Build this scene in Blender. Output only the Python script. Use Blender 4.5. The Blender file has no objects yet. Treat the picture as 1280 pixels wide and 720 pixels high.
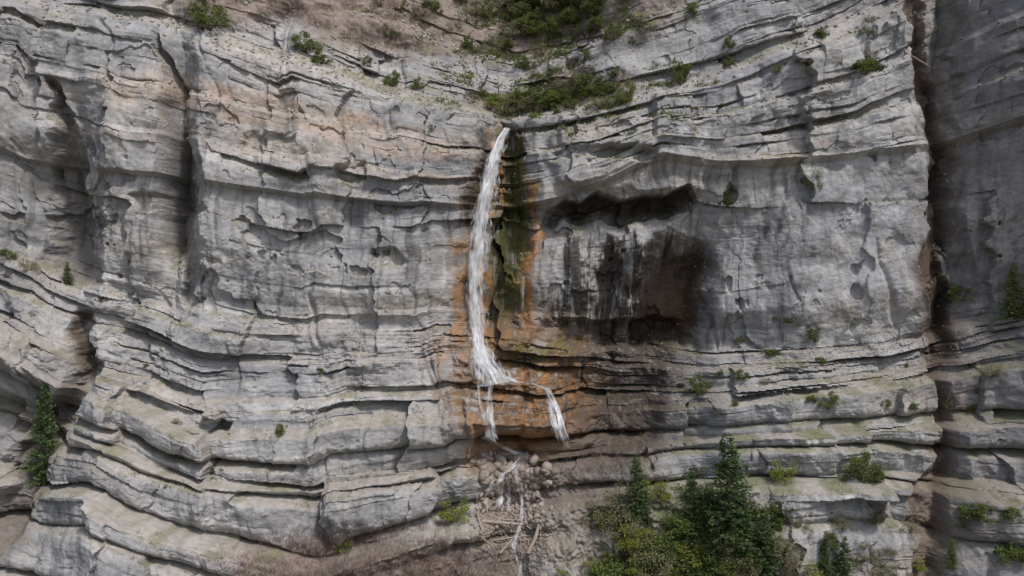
import bpy, math, random, time
import numpy as np
from mathutils import Vector, Quaternion
T0=time.time()
rng=np.random.default_rng(7); random.seed(7)
D=120.0
scene=bpy.context.scene
F=np.float32
# ------------------------------------------------------------ noise
_ang=rng.random((256,256))*2*np.pi
GX=np.cos(_ang).astype(F); GY=np.sin(_ang).astype(F); HT=rng.random((512,512)).astype(F)
def perlin(x,y,seed=0):
    x=np.asarray(x,dtype=F)+F(seed*17.31); y=np.asarray(y,dtype=F)+F(seed*9.77)
    fx=np.floor(x); fy=np.floor(y); xi=fx.astype(np.int32)&255; yi=fy.astype(np.int32)&255
    dx=x-fx; dy=y-fy; x1=(xi+1)&255; y1=(yi+1)&255
    u=dx*dx*dx*(dx*(dx*6-15)+10); v=dy*dy*dy*(dy*(dy*6-15)+10)
    a=GX[xi,yi]*dx+GY[xi,yi]*dy; b=GX[x1,yi]*(dx-1)+GY[x1,yi]*dy
    c=GX[xi,y1]*dx+GY[xi,y1]*(dy-1); d=GX[x1,y1]*(dx-1)+GY[x1,y1]*(dy-1)
    return ((a+(b-a)*u)*(1-v)+(c+(d-c)*u)*v)*F(1.5)
def fbm(x,y,o=4,seed=0,g=0.5):
    r=0; a=1; f=1; t=0
    for i in range(o):
        r=r+a*perlin(x*f,y*f,seed+i*3); t+=a; a*=g; f*=2.03
    return r/t
def ridge(x,y,o=4,seed=0):
    r=0;a=1;f=1;t=0
    for i in range(o):
        r=r+a*(1-2*np.abs(perlin(x*f,y*f,seed+i*3))); t+=a;a*=.5;f*=2.1
    return r/t
def hsh(i,j,seed=0):
    i=i.astype(np.int64); j=np.asarray(j).astype(np.int64)
    return HT[(i*7+j*131+seed*57)&511,(j*11+i*37+seed*101)&511]
def ss(a,b,x):
    t=np.clip((x-a)/(b-a),0,1); return t*t*(3-2*t)
# ------------------------------------------------------------ grid
xs=np.concatenate([np.linspace(-170,-74,40)[:-1],np.arange(-74,74,0.12),np.linspace(74,170,40)])
zs=np.concatenate([np.linspace(-60,-38,24)[:-1],np.arange(-38,50,0.105),np.linspace(50,120,30)])
X,Z=np.meshgrid(xs.astype(F),zs.astype(F))
NX=len(xs);NZ=len(zs)
# ------------------------------------------------------------ macro depth table (outline of the cliff)
cols=[-400,-150,0,55,100,122,185,222,250,400,540,585,625,670,760,870,905,1000,1150,1175,1210,1280,1430,1700]
rows={
-200:[ 8, 4, 2, 2,  1, 0, 0,  1,  0,  2,  7, 10, 12, 11,  9,  6,  4,  0, -3,  0, -4,-8,-16,-40],
 60:[  9, 5, 2, 2,  1, -.5, -.5,  2.5,0.5,  2,  6,  9, 11, 10,  8,  6,  4,  1,  0,  4, 0,-4,-13,-38],
 150:[ 9, 6, 3, 3,  2.5, -1.5,-2, 4,  .3, 1,  4,  7, 10.5, 8,  6,  3.5,  2,  1,  1,  5.5, 2,-2,-11,-36],
 230:[ 9, 6, 3, 5,  7.5,-.3,-1.2,6.5, -1.3, 0,  2.6,  6.5, 10.5, 6.2,4.6, 3.2,  2,  1,  1,  5.5, 2,-1,-10,-34],
 300:[ 9, 6, 3, 6,  8, .3,-.6, 6.5, -1.3,-.3,  2.4,  6.5, 10, 6.1,  5.2, 6, 3,  1,  1,  6, 1.5,-1,-9,-32],
 370:[ 9, 5, 3, 3,  3.5,1,.7, 2.5, 0,  -.3,  2.6,  6, 8.5, 6.3,  5.8, 7, 3,  1,  1,  6, 2,0,-8,-32],
 440:[ 9, 4, 1, 1,  4, 2,.5, 0, 0,  1,  3,  4.5, 5.5, 6, 8.5, 7, 4,  2,  2,  5, 2,0,-8,-30],
 530:[ 9, 5, 7, 9,  3, -.5,-1.5,-1,-1,  1,  3,  4,  5.5, 7, 10, 6, 3,  1,  1.5,  4.5, 2,0,-8,-28],
 620:[ 9, 5, 7, 5,  0,-1.5,-.5,-1,-3,0,  4,  6.5,  9, 8, 7, 5, 3,  2,  2,  4.5, 2,0,-8,-26],
 800:[ 5, 2, 2, 1, -1,-1,-1,-1,-1,  1,  3,  6,  8, 7, 5, 4, 3,  2,  2,  4, 2,0,-7,-24],
}
rk=sorted(rows)
def macro(px,py):
    vals=[np.interp(px,cols,rows[r]).astype(F) for r in rk]
    out=vals[0].copy()
    for i in range(len(rk)-1):
        t=np.clip((py-rk[i])/(rk[i+1]-rk[i]),0,1); t=t*t*(3-2*t)
        out=out+(vals[i+1]-vals[i])*t
    return out
cx=[-400,-100,0,110,190,250,400,560,640,700,830,900,1100,1180,1280,1600]
beds=[
 (14.0,[-150,-130,-125,-130,-120,-110,-75,0,20,0,-40,-70,-120,-150,-190,-250]),
 (0.0, [-60,-10,5,18,28,42,88,140,158,150,115,100,25,-20,-70,-140]),
 (-11.,[150,180,192,208,212,222,245,262,262,250,190,198,190,180,150,120]),
 (-24.,[260,290,312,352,368,384,395,402,405,410,432,440,425,410,385,350]),
 (-37.,[380,410,432,490,515,540,528,520,525,522,505,500,480,470,450,420]),
 (-48.,[540,560,580,600,640,668,695,650,640,620,600,592,590,600,610,620]),
 (-64.,[760,770,780,790,800,820,830,810,800,790,780,770,770,770,780,790]),
]
def bedding(px,py):
    Y_=[np.interp(px,cx,b[1]).astype(F) for b in beds]; S=[b[0] for b in beds]
    s=S[0]+(Y_[0]-py)*0.1
    for i in range(len(beds)-1):
        t=(py-Y_[i])/(Y_[i+1]-Y_[i])
        s=np.where(t>=0,S[i]+(S[i+1]-S[i])*t,s)
    t=(py-Y_[-1])*0.1
    s=np.where(t>0,S[-1]-t,s)
    return s.astype(F)
ps=[-90,-64,-50.0,-48.6,-48.0,-42.9,-42.3,-37.9,-37.2,-34.2,-33.6,-29.6,-28.9,-25.8,-23.8,-22.6,-21,-11.5,-10.9,-8,-7.7,-4.6,-4.2,-0.5,0.2,1.2,6,7.6,9,14,40,90]
pd=[-32,-17,-13.5,-11.2,-8.9,-9.2,-6.9,-7.2,-5.4,-3.6,-2.6,-1.8,-0.9,-0.1,1.2,1.7,1.3,2.1,.4,0.9,1.5,1.6,2.4,2.5,3.6,6.4,11,11.5,15,18,48,100]
def profile(s): return np.interp(s,ps,pd).astype(F)
WX=fbm(X*0.06,Z*0.06,5,11,.52)*30; WY=fbm(X*0.04,Z*0.05,3,23)*10
fq=(X+Z*.12+fbm(X*.06,Z*.06,3,29)*5)/12.0
fk=np.floor(fq); fault=hsh(fk,fk*0,31)-.5; fg=fq-fk
fcr=np.exp(-(np.minimum(fg,1-fg)*12/.30)**2)
fl=hsh(fk-1,fk*0,31)-.5; fr=hsh(fk+1,fk*0,31)-.5     # blend panels so most joints are soft
faults=fault+(fr-fault)*.5*ss(.90,1.0,fg)+(fl-fault)*.5*(1-ss(.0,.10,fg))
def topx(Yd): 
    k=(10*D/(D+Yd)).astype(F); return 640+X*k, 360-Z*k
Yd=np.zeros_like(X)
for it in range(6):
    px,py=topx(Yd)
    s=bedding(px+WX*.4,py+WY*.7)+faults*.8
    P_=profile(s); steep=ss(700,790,px)*.62+(1-ss(200,330,px))*.45
    Yn=macro(px+WX*.8,py+WY)+P_-steep*np.maximum(P_-3.4,0)
    Yd=(Yd+Yn)/2 if it<5 else Yn
px,py=topx(Yd)
wa=fbm(X*.22,Z*.22,5,40); wb=fbm(X*.22,Z*.22,5,41)
pxw=px+wa*22; pyw=py+wb*18
def ell(cx_,cy_,rx,ry,soft=.35,a=None,b=None):
    a=pxw if a is None else a; b=pyw if b is None else b
    d=np.sqrt(((a-cx_)/rx)**2+((b-cy_)/ry)**2)
    return 1-ss(1-soft,1+soft,d)
def box(x0,x1,y0,y1,sf=6,a=None,b=None):
    a=pxw if a is None else a; b=pyw if b is None else b
    return ss(x0-sf,x0+sf,a)*(1-ss(x1-sf,x1+sf,a))*ss(y0-sf,y0+sf,b)*(1-ss(y1-sf,y1+sf,b))
def vline(pts,width,a=None,b=None,lo=.4,hi=1.3):
    a=pxw if a is None else a; b=py if b is None else b
    ys=[p[1] for p in pts]; xc=np.interp(b,ys,[p[0] for p in pts]); w=np.interp(b,ys,[p[2] if len(p)>2 else width for p in pts])
    m=1-ss(lo,hi,np.abs(a-xc)/w)
    return m*ss(ys[0]-10,ys[0]+6,b)*(1-ss(ys[-1]-6,ys[-1]+10,b))
# ------------------------------------------------------------ strata relief
massive=ss(-25,-23,s)*(1-ss(-12,-10,s))
upper=ss(-11,-10,s)*(1-ss(-1,0.5,s))
above=ss(0.3,2.0,s)
brown=above*ss(360,420,px+wa*50)*(1-ss(690,720,px+wa*40+(py-60)*-.3))*(1-ss(58,84,py+wb*20-(px-560)*.05)+ss(114,120,py)*ss(575,595,px))
brown=np.clip(brown+above*ell(740,118,75,26,.4)+above*ell(720,10,130,45,.4)+above*ell(330,0,130,24,.5),0,1)
slope=brown
lowledge=(1-ss(-25,-23,s))*ss(-38,-36,s)
bulky=(1-ss(-38,-36,s))
tal=np.clip(ell(450,735,170,60,.3)+ell(850,695,140,90,.3)+ell(680,640,70,60,.4),0,1)*(1-ss(-46,-40,s))
talus=tal
hard=(1-.8*slope)*(1-.75*talus)
sw=s+faults*.9+fbm(X*.04,s*.10,3,60)*.9+fbm(X*.5,Z*.5,3,61)*0.11
var=ss(-.3,.3,fbm(X*.06,sw*.10,4,210)); var2=ss(-.2,.25,fbm(X*.11,sw*.20,4,215))
def layer(h,w,seed,amp,bedw=.5,tilt=.6,under=.8,crack=.5,tiltz=.4):
    q=sw/h+perlin(sw*.3/h,X*.006,seed)*1.0
    k=np.floor(q); f=q-k
    rb=hsh(k,k*0,seed)
    xo=(X+fbm(X*.25,Z*.25,3,seed+5)*w*.2)/w*(0.5+1.1*rb)+rb*37
    j=np.floor(xo); g=xo-j
    rj=hsh(k,j,seed+3); rt=hsh(k,j,seed+7); ru=hsh(k,j,seed+11)
    d=-((1-bedw)*(rj-.5)+bedw*(rb-.5))*2
    d=d+(g-.5)*(rt-.5)*2*tilt+(f-.5)*tiltz*(ru-.3)
    d=d+under*ss(.70,.98,f)*(ru>.45)*(.3+1.1*rt)
    d=d+crack*np.exp(-(np.minimum(g,1-g)*w/.09)**2)*(rj>.65)
    d=d+crack*np.exp(-(np.minimum(f,1-f)*h/.08)**2)*(rt>.5)
    return d*amp,f
patch=ss(-.2,.3,fbm(X*.07,Z*.12,4,200))
d0,_=layer(10.5,12,91,(1.2*upper+.95*massive+1.2*lowledge+1.25*bulky+1.3*above),.1,2.3,.2,.1,.9)
d1,_=layer(3.9,8.5,101,(.8*upper+.12*massive+.8*lowledge+.12*bulky+1.1*above)*(.15+1.1*var),.35,1.0,1.4,.12)
dB,fB=layer(5.6,15.0,115,bulky*1.3,.4,1.1,1.5,.12)
d2,_=layer(1.5,4.2,131,(.34*upper+.03*massive+.40*lowledge+.15*bulky+.4*above)*(.02+1.2*var2),.45,.8,1.0,.25)
d3,_=layer(.55,2.0,171,(.12*upper+.012*massive+.14*lowledge+.05*bulky+.12*above)*(.05+1.1*patch)*(.1+var2),.6,.6,.6,.5)
rel=(d0+d1+dB+d2+d3)*hard
rel+=fcr*hard*ss(.05,.35,fbm(X*.09,Z*.10,3,251))*.55+faults*1.3*hard
rel+=ss(.3,.75,ridge(X*.05+wa*.25,Z*.02+3,3,255))*1.1*(lowledge+bulky*.7)*hard
spall=ss(.22,.25,fbm(X*.09,sw*.16,3,230)+.10*fbm(X*.8,sw*.8,2,231)); rel+=spall*.8*(massive+upper*.5)*hard
spall2=ss(.36,.39,fbm(X*.25,sw*.4,3,240)+.10*fbm(X*2,sw*2,2,241)); rel+=spall2*.22*(massive+upper+lowledge*.6+bulky*.5)*hard
rel+=hard*bulky*1.1*(np.abs(fB-.5)*2)**6
rel+=-ridge(X*.09+wa*.2,Z*.022,3,350)*.7*(massive+upper*.8+bulky*.6+.4*lowledge)*hard
rel+=fbm(X*.10,Z*.08,3,365,.5)*1.5*hard
rel+=fbm(X*.35,Z*.3,4,370,.5)*.32+fbm(X*1.6,Z*2.2,4,380)*.07*(.3+.8*patch)
rel+=lowledge*hard*ss(.0,.4,fbm(X*.15,Z*.2,3,385))*fbm(X*.9,Z*1.1,4,386)*.7
rel+=slope*(fbm(X*.18,Z*.2,4,390)*1.6)
rel+=talus*(fbm(X*.25,Z*.25,4,395)*1.8+np.abs(perlin(X*1.3,Z*1.3,396))*-.5)
# ------------------------------------------------------------ specific features
gpts=[(1135,-120,12),(1150,60,10),(1180,200,11),(1164,330,14),(1170,420,16),(1190,500,12),(1172,600,14),(1160,760,16)]
gul=vline(gpts,10,a=px+wa*18)
rel+=gul*2.6
chute=vline([(628,150,22),(620,250,36),(618,330,38),(620,430,42)],40)
rel+=chute*1.8*(1-ss(400,430,py))
def roofline(): return np.interp(px,[640,690,705,725,745,775,800,835,862,880],[295,262,246,250,242,252,245,243,232,262]).astype(F)+wb*12
dd=py-roofline()
side=ss(678,722,px+wa*22+dd*.10)*(1-ss(846,880,px+wa*24+dd*.5))
lowcut=ss(660,740,px+wa*30)*(1-ss(850,885,px+wa*25))
rel+=side*ss(-1,2.0,dd)*np.interp(dd,[-5,0,12,26,31,42],[0,7.0,8.0,6.5,1.4,0]).astype(F)
rel+=lowcut*np.interp(py+wb*12,[398,406,430,440],[0,3.6,4.0,0]).astype(F)
rel-=box(690,880,168,238,8)*1.2
poc=ell(834,372,46,68,.4,px+wa*26+(py-374)*.12,py+wb*30)*ss(770,798,px+wa*20); rel+=poc*6.0
rel+=ell(760,368,20,56,.5)*2.2
rel-=vline([(722,290,12),(716,400,9)],9)*1.0
rel-=ell(800,335,9,50,.4)*.9
dark=ell(765,495,55,62,.4); rel+=dark*2.4
rel-=ell(648,505,66,40,.35)*1.6
for (x0,x1,y0,y1,am,sf) in [(588,706,478,552,1.3,4),(572,700,447,480,.7,5),(566,650,424,447,.6,5),(560,600,440,470,.5,4)]:
    rel-=box(x0,x1,y0,y1,sf,pxw,py+wb*6)*am
rel+=box(600,700,530,552,4,pxw,py+wb*6)*1.4
lg=vline([(104,395,12),(102,480,16),(70,520,24),(30,600,28),(-20,680,28)],16); rel+=lg*3.6
casc=vline([(625,548,34),(645,600,38),(640,680,36),(635,780,36)],38); rel+=casc*2.0
rel+=vline([(196,40,5),(212,120,14),(224,210,24),(232,300,24),(250,380,10)],20,a=px+wa*28)*2.2
rel+=vline([(66,100,6),(88,190,18),(93,270,28),(98,352,26)],25,a=px+wa*28)*2.6
rel+=box(170,228,244,266,4)*1.1+box(418,456,206,224,4)*1.2+box(470,500,318,334,4)*1.0+box(300,380,170,182,4)*.7+box(640,690,255,275,5)*1.5+box(150,280,492,512,4,pxw,py+wb*8-(px-150)*.30)*2.2
rel-=box(817,866,118,172,3,px+wa*5,py+wb*5)*1.7
rel-=box(700,815,148,184,3,px+wa*8,py+wb*8)*1.2
rel+=box(690,820,186,200,3,px+wa*8,py+wb*8)*.9
rel-=box(640,700,285,405,8,px+wa*16,py+wb*16)*.6
Yf=Yd+rel*np.where(np.abs(X)>76,.6,1)
Yf=Yf.astype(F)
print('height',time.time()-T0)
gz=np.gradient(Yf,axis=0)/np.gradient(zs)[:,None]
def blur(a,n=3):
    for _ in range(n):
        a=(np.roll(a,1,0)+np.roll(a,-1,0)+a)/3; a=(np.roll(a,1,1)+np.roll(a,-1,1)+a)/3
    return a
gzb=blur(gz,2); flat=ss(.6,1.8,gzb)
kx=(10*D/(D+Yf)); PX=640+X*kx; PY=360-Z*kx
pxw=PX+wa*20; pyw=PY+wb*16; py=PY; px=PX
# ------------------------------------------------------------ colours
def C(r,g,b): return np.array([r,g,b],F)
col=np.ones(X.shape+(3,),F)*C(.293,.288,.286)
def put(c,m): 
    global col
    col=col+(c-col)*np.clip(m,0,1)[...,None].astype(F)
def mul(f):
    global col
    col=col*f[...,None].astype(F)
big=fbm(X*.05,Z*.07,4,500); med=fbm(X*.3,Z*.35,4,510); fin=fbm(X*1.6,Z*1.8,3,520)
bandn=fbm(X*.03,sw*.8,4,530); thin=fbm(X*.12,sw*3.2,3,540)
streak=fbm(X*1.1+fbm(X*.2,Z*.2,2,550)*1.2,Z*.07,4,551,.6)
put(C(.325,.285,.24),ss(.0,.5,fbm(X*.04,sw*.25,3,560))*.55)
put(C(.21,.215,.228),ss(.0,.4,big)*.65)
put(C(.18,.18,.187),ss(.08,.35,fbm(X*.09,Z*.05,4,565))*.55)
put(C(.39,.38,.37),ss(.1,.5,med+bandn*.6)*.4)
mul((1+faults*.15))
mul(1+bandn*.30+thin*.26+med*.14+fin*.10)
mul(1-ss(.02,.42,streak)*.5*(massive*1+upper*.4+bulky*.5))
mul(1+ss(.1,.5,-streak)*.25*massive)
left=1-ss(560,640,px)
tan=(1-ss(.7,2.2,np.abs(s+4.4-fbm(X*.1,Z*.1,3,570)*1.5)))*left*ss(90,170,px)
put(C(.41,.29,.21),tan*(.25+.45*ss(-.2,.4,med)))
put(C(.37,.28,.22),(1-ss(.4,1.3,np.abs(s+7.7)))*left*.4*ss(-.1,.3,bandn))
put(C(.26,.15,.085),ss(.33,.6,fbm(X*.5,sw*.9,4,580))*.5*(upper+lowledge*.4))
put(C(.17,.162,.165),ss(1185,1210,pxw)*.65)  # right wall darker: shade of its left-facing side put into the colour
put(C(.40,.40,.42),ell(1085,320,75,130,.5)*.6*ss(-.5,.3,streak+med))
put(C(.38,.378,.385),ell(1110,110,60,110,.5)*.35)
put(C(.38,.375,.375),ell(330,290,90,80,.5)*.4*ss(-.3,.3,med))
put(C(.39,.37,.35),ell(150,130,50,90,.5)*.35*ss(-.3,.3,med))
put(C(.315,.28,.24),flat*.6*(1-slope))
put(C(.225,.18,.15),slope*.92)
put(C(.15,.12,.11),slope*ss(.0,.4,fbm(X*.25,Z*.3,4,600))*.65)
put(C(.13,.135,.06),np.clip(slope+above*flat,0,1)*ss(-.1,.3,fbm(X*.3,Z*.35,4,610))*ell(740,80,200,110,.4)*.85)
put(C(.21,.18,.15),talus*.8)
put(C(.13,.14,.07),(talus+bulky*flat)*ss(720,800,px)*ss(-.15,.25,fbm(X*.3,Z*.4,4,620))*.7)
put(C(.23,.165,.14),ell(455,715,180,42,.4)*ss(-.3,.3,med)*.6)
put(C(.17,.17,.09),flat*ss(.0,.35,fbm(X*.25,Z*.5,4,630))*.6)
put(C(.115,.082,.062),gul*.85*ss(-.7,-.1,med))
put(C(.17,.13,.105),vline([(a_,b_,c_*2.2) for a_,b_,c_ in gpts],20,a=px+wa*30)*.4)
put(C(.08,.055,.042),vline([(1165,300,14),(1166,340,19),(1170,410,20),(1185,440,10)],14)*.88)
put(C(.12,.11,.105),vline([(66,100,6),(88,190,18),(93,270,28),(98,352,22)],25,a=px+wa*28)*.6)  # left recess: its shadow is painted into the rock colour
put(C(.16,.15,.145),vline([(212,120,10),(224,210,20),(232,300,20),(250,370,8)],20,a=px+wa*28)*.5)  # notch beside the pillar, its shade darkened in by colour
wet=np.zeros_like(X)
def stain_shade(c,m,w=1):  # colour plus wetness, for real stains and for painted shade
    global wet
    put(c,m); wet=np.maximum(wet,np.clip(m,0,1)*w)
sn=fbm(X*1.1,Z*.12,4,700,.6); sn2=fbm(X*.9,Z*.45,5,710,.65); bn=fbm(X*.3,sw*1.8,4,715,.6)
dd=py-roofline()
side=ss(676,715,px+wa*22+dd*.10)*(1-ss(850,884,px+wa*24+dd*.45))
stain_shade(C(.075,.055,.042),side*ss(-2,4,dd)*(1-ss(20,30,dd))*.8*ss(-.5,.1,sn2+.2),.4)  # brown-black cave band, with the roof's shadow painted into it
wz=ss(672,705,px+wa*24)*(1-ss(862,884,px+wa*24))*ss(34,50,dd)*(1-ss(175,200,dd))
stain_shade(C(.055,.046,.04),wz*ss(.06,.20,sn+.10*np.sin(px*.16+wa*2)+ell(724,360,12,70,.6)*.32+ell(768,370,26,66,.6)*.30+ell(690,400,14,30,.5)*.2-.04)*.94,.8)
stain_shade(C(.085,.066,.052),wz*ss(150,165,dd)*.7,.8)
stain_shade(C(.075,.05,.036),ell(836,374,46,68,.5,px+wa*30+(py-374)*.12,py+wb*36)*.95*ss(-.6,-.05,sn+ell(842,380,30,50,.5)*.4),.7)
stain_shade(C(.15,.08,.042),ell(842,390,20,40,.7)*.6*ss(-.3,.3,sn2),.8)
stain_shade(C(.06,.047,.04),ell(772,490,96,74,.5)*.97*ss(-.5,-.05,sn2+bn*.6+.1),.9)
stain_shade(C(.08,.06,.047),ell(755,548,74,38,.5)*.75,.9)
stain_shade(C(.40,.38,.35),ell(652,370,5,30,.4)*.8,.5)
for (x0,y0,y1,w,o) in [(955,255,345,7,.9),(985,250,330,6,.7),(930,260,320,4,.6),(1010,250,300,4,.6),(865,240,275,8,.7),(1045,260,330,4,.4),(905,300,350,4,.5),(330,230,300,4,.4),(390,240,330,4,.4),(470,290,380,4,.4),(690,300,400,4,.4),(290,240,350,5,.35),(510,280,380,5,.4),(760,170,240,5,.3),(160,80,200,4,.3),(1225,120,420,8,.4),(1250,60,300,6,.35)]:
    stain_shade(C(.085,.075,.068),vline([(x0,y0,w),(x0-6,y1,w*.4)],w,lo=0)*o*ss(-.5,.1,sn),.4)
ch=vline([(631,158,22),(622,215,34),(620,300,46),(618,380,52),(614,440,56)],40,lo=.5,hi=1.35)
stain_shade(C(.12,.085,.055),ch*.88*ss(-.5,.0,sn+sn2*.4),.8)
org=C(.32,.158,.052)
stain_shade(org,ch*ss(-.10,.30,sn2*.8+sn*.7)*.85,.8)
stain_shade(org*1.1,vline([(664,225,5),(672,290,13),(658,350,10),(654,400,8)],8,lo=.1)*.9*ss(-.5,.1,sn2),.8)
stain_shade(org*1.0,vline([(588,270,6),(578,350,8),(574,420,15)],8,lo=.1)*.8*ss(-.35,.15,sn2),.8)
stain_shade(C(.055,.062,.022),vline([(642,165,15),(648,240,22),(636,300,26),(632,370,22),(622,405,12)],18,lo=.3)*ss(-.45,-.05,sn)*.95,.8)
stain_shade(C(.045,.038,.03),vline([(607,170,9),(596,230,11),(582,285,8)],8)*.85,.8)
stain_shade(C(.14,.15,.035),vline([(655,200,6),(648,380,9)],5)*.7*ss(-.1,.2,sn2),.6)
sh=ell(652,482,84,80,.45)
stain_shade(C(.13,.082,.05),sh*.92*ss(-.6,-.1,sn2+bn),.9)
stain_shade(org,sh*ss(-.08,.30,sn2*.7+bn*.8+.03)*.88,.9)
stain_shade(C(.11,.12,.04),ell(672,438,50,16,.5)*.8*ss(-.2,.2,sn2),.7)
stain_shade(C(.055,.042,.033),sh*ss(.05,.30,bn+sn*.4)*.85,.9)
stain_shade(C(.28,.16,.085),ell(562,440,36,34,.7)*.45*ss(-.2,.2,sn2),.5)
stain_shade(C(.24,.13,.07),ell(612,565,32,34,.5)*.8*ss(-.4,.2,med),.7)
stain_shade(C(.16,.12,.09),casc*.7,.7)
stain_shade(C(.27,.14,.06),ell(660,550,50,16,.5)*.75,.7)
stain_shade(C(.08,.055,.038),vline([(104,395,10),(102,475,13)],12)*.85,.7)  # darker brown along the upper left gully
stain_shade(C(.11,.09,.075),vline([(95,480,20),(60,540,26),(30,620,30),(-30,720,30)],24)*.7,.2)  # darker grey-brown down the lower left trough
stain_shade(C(.12,.095,.075),ell(700,590,60,40,.5)*.6,.5)
stain_shade(C(.13,.10,.085),ell(1215,640,50,50,.5)*.4,.1)
col=np.clip(col,.012,.75)
print('colour',time.time()-T0)
# ------------------------------------------------------------ mesh
def node_mat(name):
    m=bpy.data.materials.new(name); m.use_nodes=True; nt=m.node_tree; nt.nodes.clear()
    out=nt.nodes.new('ShaderNodeOutputMaterial'); b=nt.nodes.new('ShaderNodeBsdfPrincipled')
    nt.links.new(b.outputs[0],out.inputs[0]); return m,nt,b,out
def mathn(nt,op,a,b=None,c=None):
    n=nt.nodes.new('ShaderNodeMath'); n.operation=op
    for i,v in enumerate((a,b,c)):
        if v is None: continue
        if isinstance(v,(int,float)): n.inputs[i].default_value=v
        else: nt.links.new(v,n.inputs[i])
    return n.outputs[0]
def noise(nt,vec,scale,detail=5,rough=.6):
    n=nt.nodes.new('ShaderNodeTexNoise'); n.inputs['Scale'].default_value=scale; n.inputs['Detail'].default_value=detail; n.inputs['Roughness'].default_value=rough
    if vec is not None: nt.links.new(vec,n.inputs['Vector'])
    return n.outputs['Fac']
me=bpy.data.meshes.new('rock_cliff')
N=NX*NZ
co=np.empty((N,3),F); co[:,0]=X.ravel(); co[:,1]=Yf.ravel(); co[:,2]=Z.ravel()
idx=np.arange(N,dtype=np.int32).reshape(NZ,NX)
q=np.stack([idx[:-1,:-1],idx[:-1,1:],idx[1:,1:],idx[1:,:-1]],-1).reshape(-1,4)
me.vertices.add(N); me.vertices.foreach_set('co',co.ravel())
me.loops.add(q.size); me.loops.foreach_set('vertex_index',q.ravel())
me.polygons.add(len(q)); me.polygons.foreach_set('loop_start',np.arange(0,q.size,4,dtype=np.int32))
me.update()
me.polygons.foreach_set('use_smooth',np.zeros(len(q),bool))
ca=me.color_attributes.new('Col','FLOAT_COLOR','POINT')
rgba=np.empty((N,4),F); rgba[:,:3]=col.reshape(-1,3); rgba[:,3]=wet.ravel()
ca.data.foreach_set('color',rgba.ravel())
sa=me.attributes.new('bed','FLOAT_VECTOR','POINT')
bv=np.empty((N,3),F); bv[:,0]=X.ravel()*.25; bv[:,1]=Yf.ravel()*.25; bv[:,2]=sw.ravel()*1.0
sa.data.foreach_set('vector',bv.ravel())
cliff=bpy.data.objects.new('rock_cliff',me); scene.collection.objects.link(cliff)
m,nt,b,out=node_mat('layered_limestone')
at=nt.nodes.new('ShaderNodeAttribute'); at.attribute_name='Col'
ab=nt.nodes.new('ShaderNodeAttribute'); ab.attribute_name='bed'
tc=nt.nodes.new('ShaderNodeTexCoord')
n1_=noise(nt,tc.outputs['Object'],1.8,4,.66); n2_=noise(nt,ab.outputs['Vector'],3.0,3,.62)
f=mathn(nt,'MULTIPLY_ADD',n1_,.85,.575); f2=mathn(nt,'MULTIPLY_ADD',n2_,.7,.65)
ff=mathn(nt,'MULTIPLY',f,f2)
vm=nt.nodes.new('ShaderNodeVectorMath'); vm.operation='SCALE'; nt.links.new(at.outputs['Color'],vm.inputs[0]); nt.links.new(ff,vm.inputs['Scale'])
nt.links.new(vm.outputs[0],b.inputs['Base Color'])
nt.links.new(mathn(nt,'MULTIPLY_ADD',at.outputs['Alpha'],-.45,.92),b.inputs['Roughness'])
b.inputs['Specular IOR Level'].default_value=.3
hh=mathn(nt,'ADD',mathn(nt,'MULTIPLY',n1_,.55),mathn(nt,'MULTIPLY',n2_,.45))
bp=nt.nodes.new('ShaderNodeBump'); bp.inputs['Strength'].default_value=.5; bp.inputs['Distance'].default_value=.35
nt.links.new(hh,bp.inputs['Height']); nt.links.new(bp.outputs[0],b.inputs['Normal'])
me.materials.append(m)
# ------------------------------------------------------------ surface lookup
def surfY(x,z):
    fi=np.interp(x,xs,np.arange(NX)); fj=np.interp(z,zs,np.arange(NZ))
    i=np.clip(fi.astype(int),0,NX-2); j=np.clip(fj.astype(int),0,NZ-2); u=fi-i; v=fj-j
    return (Yf[j,i]*(1-u)+Yf[j,i+1]*u)*(1-v)+(Yf[j+1,i]*(1-u)+Yf[j+1,i+1]*u)*v
tt=np.arange(-45,80,.1)
def hit(pxx,pyy):
    k=(D+tt)/D*.1; x=(pxx-640)*k; z=(360-pyy)*k
    g=surfY(x,z)<=tt
    i=int(np.argmax(g)) if g.any() else len(tt)-1
    return float(x[i]),float(tt[i]),float(z[i])
def raw_mesh(name,verts,faces,mat,smooth=False):
    me=bpy.data.meshes.new(name); me.from_pydata(verts,[],faces); me.materials.append(mat)
    if smooth: me.polygons.foreach_set('use_smooth',[True]*len(me.polygons))
    me.update(); return me
def obj(name,me,loc=(0,0,0),rot=(0,0,0),sc=(1,1,1)):
    o=bpy.data.objects.new(name,me); scene.collection.objects.link(o); o.location=loc; o.rotation_euler=rot; o.scale=sc; return o
# ------------------------------------------------------------ water
m_w,nt,b,out=node_mat('falling_water')
uv=nt.nodes.new('ShaderNodeUVMap'); mp=nt.nodes.new('ShaderNodeMapping'); nt.links.new(uv.outputs[0],mp.inputs[0])
mp.inputs['Scale'].default_value=(1,.09,1)
na=noise(nt,mp.outputs[0],3.4,5,.72)
mp2=nt.nodes.new('ShaderNodeMapping'); nt.links.new(uv.outputs[0],mp2.inputs[0]); mp2.inputs['Scale'].default_value=(1,.5,1)
nb=noise(nt,mp2.outputs[0],1.1,3,.6)
ed=nt.nodes.new('ShaderNodeAttribute'); ed.attribute_name='dens'
sm=mathn(nt,'ADD',mathn(nt,'MULTIPLY_ADD',na,1.4,-.20),ed.outputs['Fac'])
sm=mathn(nt,'ADD',sm,mathn(nt,'MULTIPLY_ADD',nb,.7,-.35))
al=mathn(nt,'MULTIPLY_ADD',sm,1.9,-1.55)
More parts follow.
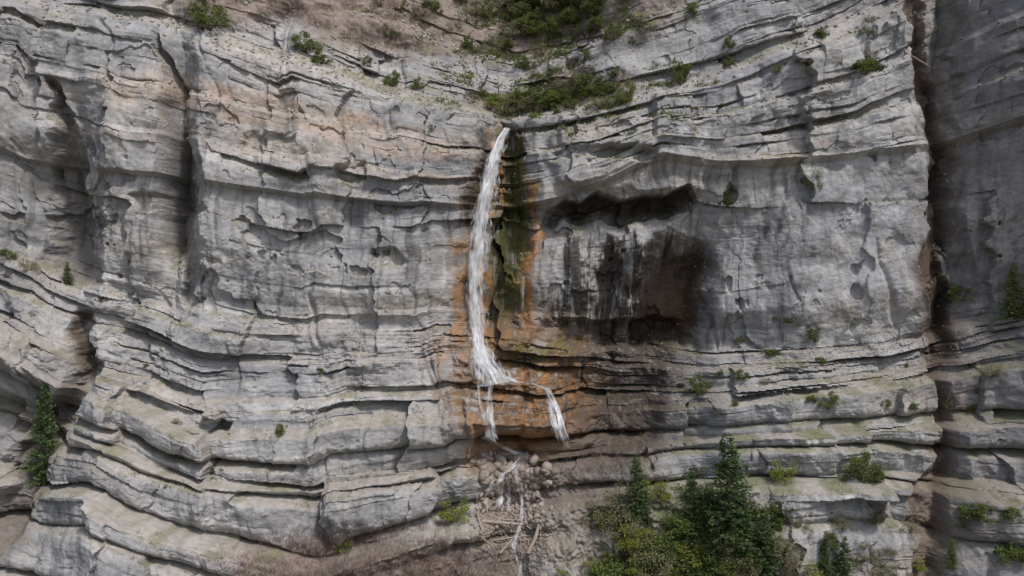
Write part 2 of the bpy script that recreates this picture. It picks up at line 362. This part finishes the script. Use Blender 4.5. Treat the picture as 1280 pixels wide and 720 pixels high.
al=mathn(nt,'MINIMUM',mathn(nt,'MAXIMUM',al,0),.90)
b.inputs['Base Color'].default_value=(.82,.84,.87,1); b.inputs['Roughness'].default_value=.6
tr=nt.nodes.new('ShaderNodeBsdfTransparent'); mx=nt.nodes.new('ShaderNodeMixShader')
tl=nt.nodes.new('ShaderNodeBsdfTranslucent'); tl.inputs[0].default_value=(.8,.84,.88,1)
m1=nt.nodes.new('ShaderNodeMixShader'); m1.inputs[0].default_value=.2
nt.links.new(b.outputs[0],m1.inputs[1]); nt.links.new(tl.outputs[0],m1.inputs[2])
nt.links.new(al,mx.inputs[0]); nt.links.new(tr.outputs[0],mx.inputs[1]); nt.links.new(m1.outputs[0],mx.inputs[2]); nt.links.new(mx.outputs[0],out.inputs[0])
wv_,wf_,wuv,wd=[],[],[],[]
def ribbon(path,off=.35,dens=.35,fall=True,seed=0,nacross=16,endfade=True,wobs=.22):
    P=np.array(path,float); L=np.concatenate([[0],np.cumsum(np.hypot(np.diff(P[:,0]),np.diff(P[:,1])))])
    n=max(6,int(L[-1]/1.8)); t=np.linspace(0,L[-1],n)
    xx=np.interp(t,L,P[:,0]); yy=np.interp(t,L,P[:,1]); ww=np.interp(t,L,P[:,2])
    for a in (xx,yy,ww):
        c=a.copy(); 
        for _ in range(3): c[1:-1]=(c[:-2]+c[1:-1]+c[2:])/3
        a[:]=c
    dep=[]; cur=1e9
    for i in range(n):
        d=min(hit(xx[i]+k*ww[i]*.8,yy[i])[1] for k in(-1,0,1))
        if fall: cur=min(cur,d); dep.append(cur)
        else: dep.append(d)
    dep=np.array(dep)
    for _ in range(3): dep[1:-1]=(dep[:-2]+dep[1:-1]+dep[2:])/3
    base=len(wv_)
    for i in range(n):
        i0=max(i-1,0); i1=min(i+1,n-1)
        tx=xx[i1]-xx[i0]; ty=yy[i1]-yy[i0]; l=math.hypot(tx,ty)+1e-6; nx_,ny_=ty/l,-tx/l
        if nx_<0: nx_,ny_=-nx_,-ny_
        for j in range(nacross+1):
            a=j/nacross*2-1
            wob=float(perlin(np.array([i*.11+j*.0]),np.array([seed*3.1+j*.35]),seed)[0])
            y=dep[i]-off-.45*(1-a*a)-.25*wob
            k=(D+y)/D*.1
            X_=xx[i]+nx_*ww[i]*(a*(1+wobs*wob)); Y_=yy[i]+ny_*ww[i]*a*.35
            wv_.append(((X_-640)*k,y,(360-Y_)*k)); wuv.append((a*ww[i]*.1+seed*7,t[i]*.1))
            e=dens-abs(a)**2*.6
            if endfade: e-=.3*max(0,1-(n-1-i)/(n*.12+1))
            wd.append(e)
    for i in range(n-1):
        for j in range(nacross):
            a=base+i*(nacross+1)+j; wf_.append((a,a+1,a+nacross+2,a+nacross+1))
main=[(635,160,6),(627,172,9),(619,192,12),(611,225,15),(605,260,17),(600,295,19),(596,330,19),(594,365,16),(596,400,15),(599,430,17),(606,452,26),(616,468,36),(622,480,44)]
ribbon(main,.3,.57,seed=1,nacross=24,endfade=False)
ribbon([(p[0]-3,p[1],p[2]*.55) for p in main],.75,.62,seed=2)
ribbon([(p[0]+1,p[1],p[2]*1.7) for p in main],.15,.38,seed=3,nacross=24,wobs=.5)
ribbon([(600,440,10),(610,460,16),(628,472,16),(652,479,9)],.6,.62,seed=4)
ribbon([(596,430,10),(596,455,14),(600,480,16)],.6,.5,seed=14)
ribbon([(612,476,8),(611,500,8),(612,525,9),(616,545,12),(622,556,15)],.5,.50,seed=5,wobs=.5)
ribbon([(598,474,4),(600,500,4),(606,530,4)],.4,.42,seed=15)
ribbon([(636,476,5),(668,480,5),(684,487,7),(691,500,9),(697,520,11),(702,542,12),(708,560,14)],.7,.62,seed=6,nacross=18,wobs=.4)
ribbon([(684,489,8),(688,505,8),(692,530,9),(700,555,9)],.5,.45,seed=7,wobs=.5)
for sd_,dn,pp in [(8,.52,[(606,545,14),(622,556,10),(636,562,9),(652,570,9),(642,582,8),(630,592,8),(624,604,8),(626,622,7),(622,642,8)]),(9,.44,[(646,572,8),(648,600,7),(652,622,6),(652,650,7),(641,680,7),(650,705,6),(649,740,7)]),(10,.45,[(634,596,6),(637,615,6),(634,640,7),(640,660,6)]),(12,.46,[(628,560,6),(655,568,6),(660,576,5)]),(16,.42,[(618,600,6),(606,620,6),(608,645,6)])]:
    ribbon(pp,.9,dn,fall=False,seed=sd_,wobs=.7)
ribbon([(654,345,3.5),(653,370,3.5),(652,392,3.5)],.2,.48,seed=11)
wm=raw_mesh('waterfall',wv_,wf_,m_w,True)
uvl=wm.uv_layers.new(name='UVMap'); wuv=np.array(wuv,F); li=np.empty(len(wm.loops),np.int32); wm.loops.foreach_get('vertex_index',li)
uvl.data.foreach_set('uv',wuv[li].ravel()); da=wm.attributes.new('dens','FLOAT','POINT'); da.data.foreach_set('value',np.array(wd,F))
obj('waterfall',wm)
# ------------------------------------------------------------ vegetation
def leaf_mat(name,c1,c2,trans=.25):
    m,nt,b,out=node_mat(name)
    g=nt.nodes.new('ShaderNodeNewGeometry'); oi=nt.nodes.new('ShaderNodeObjectInfo'); r=nt.nodes.new('ShaderNodeMix'); r.data_type='RGBA'
    r.inputs[6].default_value=(*c1,1); r.inputs[7].default_value=(*c2,1)
    f=mathn(nt,'MULTIPLY_ADD',oi.outputs['Random'],.35,mathn(nt,'MULTIPLY',g.outputs['Random Per Island'],.7))
    nt.links.new(f,r.inputs[0]); nt.links.new(r.outputs[2],b.inputs['Base Color']); b.inputs['Roughness'].default_value=.7; b.inputs['Specular IOR Level'].default_value=.2
    if trans>0:
        tl=nt.nodes.new('ShaderNodeBsdfTranslucent'); nt.links.new(r.outputs[2],tl.inputs[0]); mx=nt.nodes.new('ShaderNodeMixShader'); mx.inputs[0].default_value=trans
        nt.links.new(b.outputs[0],mx.inputs[1]); nt.links.new(tl.outputs[0],mx.inputs[2]); nt.links.new(mx.outputs[0],out.inputs[0])
    return m
m_needle=leaf_mat('conifer_needles',(.045,.08,.03),(.11,.17,.06))
m_needle2=leaf_mat('juniper_foliage',(.07,.095,.025),(.18,.22,.06))
m_leaf=leaf_mat('shrub_leaves',(.07,.095,.025),(.17,.21,.06))
m_leafy=leaf_mat('spring_leaves',(.17,.20,.04),(.32,.35,.08),.4)
m_olive=leaf_mat('dry_shrub_leaves',(.15,.14,.075),(.27,.25,.14))
m_twig=leaf_mat('bare_twigs',(.14,.10,.085),(.27,.21,.19),0)
m_grass=leaf_mat('ledge_grass',(.14,.145,.065),(.29,.28,.14),.2)
m_bark=leaf_mat('bark',(.09,.065,.045),(.13,.10,.08),0)
R=random
def cone(V,Fc,MI,p0,p1,r0,r1,mi,n=6):
    p0=Vector(p0);p1=Vector(p1); d=(p1-p0).normalized(); a=d.orthogonal().normalized(); c=d.cross(a); b0=len(V)
    for (p,r) in((p0,r0),(p1,r1)):
        for i in range(n):
            t=i/n*6.2832; V.append(tuple(p+a*math.cos(t)*r+c*math.sin(t)*r))
    for i in range(n): Fc.append((b0+i,b0+(i+1)%n,b0+n+(i+1)%n,b0+n+i)); MI.append(mi)
def leafq(V,Fc,MI,p,d,l,w,mi):
    d=d.normalized(); a=d.orthogonal().normalized(); a.rotate(Quaternion(d,R.random()*6.28)); b0=len(V)
    V.extend([tuple(p-a*w*.3),tuple(p+d*l*.5-a*w),tuple(p+d*l),tuple(p+d*l*.5+a*w)]); Fc.append((b0,b0+1,b0+2,b0+3)); MI.append(mi)
def rv(s=1): return Vector((R.gauss(0,s),R.gauss(0,s),R.gauss(0,s)))
def finish(name,V,Fc,MI,mats):
    me=bpy.data.meshes.new(name); me.from_pydata(V,[],Fc)
    for m in mats: me.materials.append(m)
    me.polygons.foreach_set('material_index',MI); me.update(); return me
def conifer(name,seed,rad=.22,levels=46,mat=m_needle):
    R.seed(seed); V,Fc,MI=[],[],[]
    lean=(R.uniform(-.03,.03),R.uniform(-.03,.03))
    for k in range(8):
        h0=k/8;h1=(k+1)/8; cone(V,Fc,MI,(lean[0]*h0**2,lean[1]*h0**2,h0),(lean[0]*h1**2,lean[1]*h1**2,h1),.018*(1-h0)+.002,.018*(1-h1)+.002,0)
    for l in range(levels):
        h=.05+.94*(l/levels); nb=R.randint(6,9) if h<.85 else 5
        for q in range(nb):
            a=R.random()*6.283; L=rad*((1-h)**.8)*R.uniform(.5,1.2)+.012
            if R.random()<.10: continue
            if h<.15: L*=R.uniform(.5,1)
            o=Vector((lean[0]*h*h,lean[1]*h*h,h)); dr=Vector((math.cos(a),math.sin(a),R.uniform(-.25,.15)+.35*h))
            tip=o+dr*L; cone(V,Fc,MI,o,tip,.003,.001,0,3)
            n=max(4,int(L*120))
            for i in range(n):
                t=(i+.6)/n
                if t<.15: continue
                p=o.lerp(tip,t)+Vector((0,0,-.06*L*math.sin(t*3.1)))+rv(.006)
                side=dr.cross(Vector((0,0,1))).normalized()*R.choice((-1,1))
                d=dr*.7+side*R.uniform(.3,1)+Vector((0,0,R.uniform(-.4,.3)))
                leafq(V,Fc,MI,p,d,.034*R.uniform(.7,1.3)*(1.2-.4*t),.010,1)
    return finish(name,V,Fc,MI,[m_bark,mat])
def shrub(name,seed,mat,n=2600,ls=.07,flatn=.75,clumps=26):
    R.seed(seed); V,Fc,MI=[],[],[]
    cs=[]
    for i in range(clumps):
        a=R.random()*6.283; r=math.sqrt(R.random())*.42; z=R.uniform(.12,1)*flatn*(1-.7*(r/.5)**2)
        c=Vector((math.cos(a)*r,math.sin(a)*r,z)); cs.append((c,R.uniform(.06,.16)))
        cone(V,Fc,MI,(R.uniform(-.05,.05),R.uniform(-.05,.05),-.05),c,.014,.004,0,4)
    for i in range(n):
        c,r=R.choice(cs); d=rv().normalized(); p=c+d*r*R.random()**.4
        leafq(V,Fc,MI,p,d+rv(.5),ls*R.uniform(.5,1.1),ls*.3,1)
    return finish(name,V,Fc,MI,[m_bark,mat])
con=[conifer('pine_tree',1,.25),conifer('pine_tree',2,.29,40),conifer('pine_tree',3,.22,44)]
conl=conifer('juniper_tree',5,.27,40,m_needle2)
shG=[shrub('shrub',10,m_leaf),shrub('shrub',11,m_leaf,3000,.06,.9,34)]
shY=[shrub('shrub',12,m_leafy,1700,.06,.95,24)]
shO=[shrub('shrub',13,m_olive,1300,.05,.8,26)]
jun=[shrub('juniper_bush',14,m_needle2,3600,.05,1.0,34),shrub('juniper_bush',15,m_needle2,2600,.05,.8,20)]
def plant(name,meshes,pxx,pyy,hpx,wr=1.0,sink=.02):
    x,y,z=hit(pxx,pyy); k=(D+y)/D*.1; h=hpx*k
    obj(name,R.choice(meshes),(x,y+.1,z-h*sink),(0,0,R.random()*6.28),(h*wr,h*wr,h))
R.seed(99)
for (a,b_,h,w) in [(914,682,145,1.05),(866,690,104,.95),(797,642,78,.9),(958,738,100,1.05),(1056,738,70,1),(55,608,136,.85),(1032,724,62,.9),(893,725,72,1),(930,700,92,.9),(882,668,60,.9),(842,735,60,1),(806,660,50,1)]:
    plant('pine_tree',con,a,b_,h,w)
for (a,b_,h,w) in [(1268,400,76,1.0),(84,356,30,1.1),(1016,428,55,.9),(1290,400,60,1.2),(1190,712,40,1.0)]:
    plant('juniper_tree',[conl],a,b_,h,w)
for (a,b_,h,w) in [(262,36,46,1.2),(382,66,28,1.6),(402,80,18,1.7),(489,108,24,1.0),(521,112,18,1.1),(853,106,42,.95),(781,130,36,.8),(457,82,16,1.1),(540,14,20,1.5),(585,62,28,.7),(520,22,20,1),(505,12,20,.7),(488,48,16,1.5),(875,492,28,1.1),(1035,510,24,1.2),(1076,600,42,1.2),(1096,604,30,.9),(352,544,20,1.1),(930,474,14,1.6),(1016,235,40,.8),(910,262,30,.7),(912,60,18,1),(866,22,26,.9),(768,50,28,1.1),(660,20,30,1.4),(690,40,26,1.3),(640,28,24,1.2),(540,165,14,1),(729,80,22,1),(700,128,22,1.3),(680,8,28,1.5),(745,20,26,1.4),(715,30,24,1.2),(612,20,22,1.2),(690,100,22,1.3),(720,125,24,1.3)]:
    plant('juniper_bush',jun,a,b_,h,w)
for (a,b_,h,w) in [(568,652,36,1.2),(820,630,40,1.0),(780,690,50,1.0),(870,716,50,1.0),(432,690,26,1.0),(795,720,36,1.2),(706,722,24,1.2),(740,716,26,1),(980,602,36,1),(610,136,18,1.8),(1140,716,26,1.3),(860,745,50,1.2),(1022,728,40,1)]:
    plant('shrub',shY,a,b_,h,w)
for (a,b_,h,w) in [(775,640,55,1.0),(745,660,46,1.1),(975,700,44,1.2),(1000,720,50,1.1),(1085,722,44,1.2),(1120,728,36,1.4),(930,720,40,1.3),(830,700,50,1),(640,142,28,1.4),(668,138,26,1.5),(710,110,32,1.5),(735,120,28,1.4),(750,135,20,1.8),(625,10,30,2),(700,14,44,1.4),(730,10,40,1.5),(660,8,40,1.5),(1082,92,30,1.5),(1010,80,18,2.2),(35,338,20,1.5),(10,326,18,1.4),(1230,650,26,1.4),(1262,700,30,1.6),(545,430,10,1.6),(680,70,24,1.5),(650,130,20,1.6),(800,30,20,1.6),(820,720,50,1.2),(760,730,50,1.2),(1060,410,14,1.8),(720,275,12,2.2),(740,278,10,2),(1240,470,24,1.3),(960,480,12,2),(690,135,28,1.4)]:
    plant('shrub',R.choice([shG,shO,shO]),a,b_,h,w)
def scat(n,x0,x1,y0,y1,h0,h1,groups):
    for _ in range(n):
        nm,ms=R.choice(groups); plant(nm,ms,R.uniform(x0,x1),R.uniform(y0,y1),R.uniform(h0,h1),R.uniform(1.1,1.8))
J=('juniper_bush',jun); G_=('shrub',shG); Y__=('shrub',shY); O_=('shrub',shO)
scat(34,640,760,0,50,16,34,[J,G_,G_,O_]); scat(22,650,800,80,138,12,26,[J,G_,O_,O_]); scat(18,430,640,0,66,8,20,[J,O_,O_])
scat(18,590,700,118,150,10,18,[G_,Y__,O_]); scat(26,740,960,640,725,18,44,[G_,Y__,O_,G_]); scat(16,960,1160,640,725,12,28,[G_,O_,O_])
scat(14,880,1170,400,520,7,14,[O_,G_,J]); scat(12,820,1120,20,100,8,18,[O_,J]); scat(10,20,560,380,640,6,12,[O_,G_]); scat(8,1190,1280,300,700,12,24,[O_,G_])
print('plants',time.time()-T0)
def sample(mask,n,seed):
    r=np.random.default_rng(seed); p=(mask*(np.abs(X)<73)).ravel().astype(np.float64); p[p<0]=0; c=np.cumsum(p); c/=c[-1]
    i=np.searchsorted(c,r.random(n)); return X.ravel()[i],Yf.ravel()[i],Z.ravel()[i]
flat2=ss(.5,1.5,blur(gz,1))
veg=fbm(X*.2,Z*.3,4,900)
nearw=1-ell(650,400,110,300,.2)
def tufts(name,mask,n,seed,mat,hmin,hmax,blades,spread,up=.5,w=.05):
    x,y,z=sample(mask,n,seed); r=np.random.default_rng(seed+1)
    M=n*blades; bx=np.repeat(x,blades);by=np.repeat(y,blades);bz=np.repeat(z,blades); hs=np.repeat(r.uniform(hmin,hmax,n),blades)*r.uniform(.5,1.1,M)
    d=r.normal(size=(M,3)); d/=np.linalg.norm(d,axis=1)[:,None]; d[:,2]=np.abs(d[:,2])+up; d[:,1]-=.25; d/=np.linalg.norm(d,axis=1)[:,None]
    p=np.stack([bx,by,bz],1)+r.normal(size=(M,3))*spread*hs[:,None]*np.array([1,.5,.3]); p[:,2]-=.03
    sd=np.cross(d,r.normal(size=(M,3))); sd/=np.linalg.norm(sd,axis=1)[:,None]+1e-6; sd*=(w*hs)[:,None]
    V=np.empty((M,3,3)); V[:,0]=p-sd; V[:,1]=p+sd; V[:,2]=p+d*hs[:,None]
    me=bpy.data.meshes.new(name); me.vertices.add(M*3); me.vertices.foreach_set('co',V.astype(F).ravel()); me.loops.add(M*3); me.loops.foreach_set('vertex_index',np.arange(M*3,dtype=np.int32)); me.polygons.add(M); me.polygons.foreach_set('loop_start',np.arange(0,M*3,3,dtype=np.int32)); me.update(); me.materials.append(mat)
    obj(name,me)
tufts('grass',flat2*ss(-.1,.35,veg)*nearw*(1-gul)*(.5+slope*.6),9000,1,m_grass,.2,.55,8,.5,.5,.06)
tufts('bare_brush',(ell(455,705,165,42,.3,px,py)*1.0+slope*.45*ss(-.1,.3,veg)+ell(740,600,80,45,.4,px,py)*.5)*nearw.clip(.2),9000,2,m_twig,.5,1.3,9,.35,.8,.018)
tufts('green_undergrowth',(talus*ss(740,800,px)*ss(-.2,.3,veg)+(flat2*.3+slope*.2)*ell(720,80,170,90,.4,px,py)*ss(-.1,.2,veg)),4500,3,m_leaf,.3,.8,14,.5,.4,.10)
def rocks(name,mask,n,seed,s0,s1,mat,pw=3):
    import bmesh
    bm=bmesh.new(); bmesh.ops.create_icosphere(bm,subdivisions=1,radius=1); bv_=np.array([v.co[:] for v in bm.verts]); bf=np.array([[v.index for v in f.verts] for f in bm.faces]); bm.free()
    x,y,z=sample(mask,n,seed); r=np.random.default_rng(seed)
    sz=s0+(s1-s0)*r.random(n)**pw
    V=[];
    for i in range(n):
        v=bv_*(1+r.uniform(-.35,.25,(len(bv_),1))); v=np.clip(v,-.7,.7)*r.uniform(.4,1.3,3)
        A,_=np.linalg.qr(r.normal(size=(3,3))); v=v@A
        V.append(v*sz[i]+np.array([x[i],y[i]-sz[i]*.1,z[i]+sz[i]*.2]))
    V=np.concatenate(V); Fc=(bf[None]+np.arange(n)[:,None,None]*len(bv_)).reshape(-1,3)
    me=bpy.data.meshes.new(name); me.vertices.add(len(V)); me.vertices.foreach_set('co',V.astype(F).ravel()); me.loops.add(Fc.size); me.loops.foreach_set('vertex_index',Fc.astype(np.int32).ravel()); me.polygons.add(len(Fc)); me.polygons.foreach_set('loop_start',np.arange(0,Fc.size,3,dtype=np.int32)); me.update(); me.materials.append(mat); obj(name,me)
m_st=leaf_mat('loose_stone',(.21,.195,.18),(.37,.35,.34),0)
m_sw=leaf_mat('wet_boulder',(.08,.062,.05),(.34,.29,.25),0)
rocks('talus_rocks',flat2*(.25+talus*.5+ell(1060,440,110,30,.4,px,py)*2+ell(980,470,200,20,.4,px,py)),6500,5,.06,.42,m_st)
rocks('cascade_boulders',casc*(py>570)*.7+ell(640,685,50,66,.3,px,py)*1.2,2600,6,.10,.95,m_sw,4)
m_log=leaf_mat('weathered_wood',(.20,.16,.13),(.38,.32,.27),0)
def log(p0,p1,r):
    V,Fc,MI=[],[],[]; a=Vector(hit(*p0)); b2=Vector(hit(*p1)); a.y-=.6; b2.y-=.6; mid=a.lerp(b2,.5)+rv(.15)
    cone(V,Fc,MI,a,mid,r,r*.85,0,8); cone(V,Fc,MI,mid,b2,r*.85,r*.5,0,8)
    for t in(.3,.7):
        o=a.lerp(b2,t); cone(V,Fc,MI,o,o+rv(.2),r*.3,r*.08,0,5)
    obj('fallen_log',finish('fallen_log',V,Fc,MI,[m_log]))
for a in [((602,650),(655,654),.22),((625,690),(646,666),.14),((1182,500),(1192,478),.14),((1128,66),(1162,86),.12),((600,668),(622,690),.14),((660,690),(676,646),.26),((597,640),(604,664),.2),((610,642),(652,648),.15),((640,640),(664,660),.14),((618,674),(656,668),.12)]: log(*a)
# ------------------------------------------------------------ valley ground
m_g,nt,b,out=node_mat('valley_ground'); tc=nt.nodes.new('ShaderNodeTexCoord'); n_=noise(nt,tc.outputs['Object'],.08,8,.65)
cr_=nt.nodes.new('ShaderNodeValToRGB'); cr_.color_ramp.elements[0].position=.35; cr_.color_ramp.elements[0].color=(.07,.08,.035,1); cr_.color_ramp.elements[1].position=.65; cr_.color_ramp.elements[1].color=(.22,.18,.14,1)
nt.links.new(n_,cr_.inputs[0]); nt.links.new(cr_.outputs[0],b.inputs['Base Color']); b.inputs['Roughness'].default_value=.95
g=60; gv=[];gf=[]
for j in range(g+1):
    for i in range(g+1):
        x=(i/g*2-1)*1500; y=(j/g*2-1)*1500; gv.append((x,y,-56+3*math.sin(x*.011)*math.cos(y*.013)))
for j in range(g):
    for i in range(g): a=j*(g+1)+i; gf.append((a,a+1,a+g+2,a+g+1))
obj('ground',raw_mesh('ground',gv,gf,m_g,True))
# ------------------------------------------------------------ camera, light
cd=bpy.data.cameras.new('camera'); cam=bpy.data.objects.new('camera',cd); scene.collection.objects.link(cam)
cam.location=(0,-D,0); cam.rotation_euler=(math.radians(90),0,0); cd.sensor_width=36; cd.lens=36*D/128; cd.clip_end=5000; scene.camera=cam
sd=Vector((.36,-.50,.90)).normalized()
L=bpy.data.lights.new('sun','SUN'); L.energy=2.6; L.angle=math.radians(7); L.color=(1,.975,.945)
so=bpy.data.objects.new('sun',L); scene.collection.objects.link(so); so.rotation_euler=sd.to_track_quat('Z','Y').to_euler(); so.location=(60,-80,100)
w=bpy.data.worlds.new('World'); scene.world=w; w.use_nodes=True; nt=w.node_tree; bg=nt.nodes['Background']
sk=nt.nodes.new('ShaderNodeTexSky'); sk.sky_type='NISHITA'; sk.sun_disc=False; sk.sun_elevation=math.asin(sd.z); sk.sun_rotation=math.atan2(sd.x,sd.y); sk.air_density=1.0; sk.dust_density=3.0; sk.ozone_density=.8
nt.links.new(sk.outputs[0],bg.inputs[0]); bg.inputs[1].default_value=.15
scene.view_settings.view_transform='Standard'; scene.view_settings.look='None'; scene.view_settings.exposure=0
print('done',time.time()-T0)
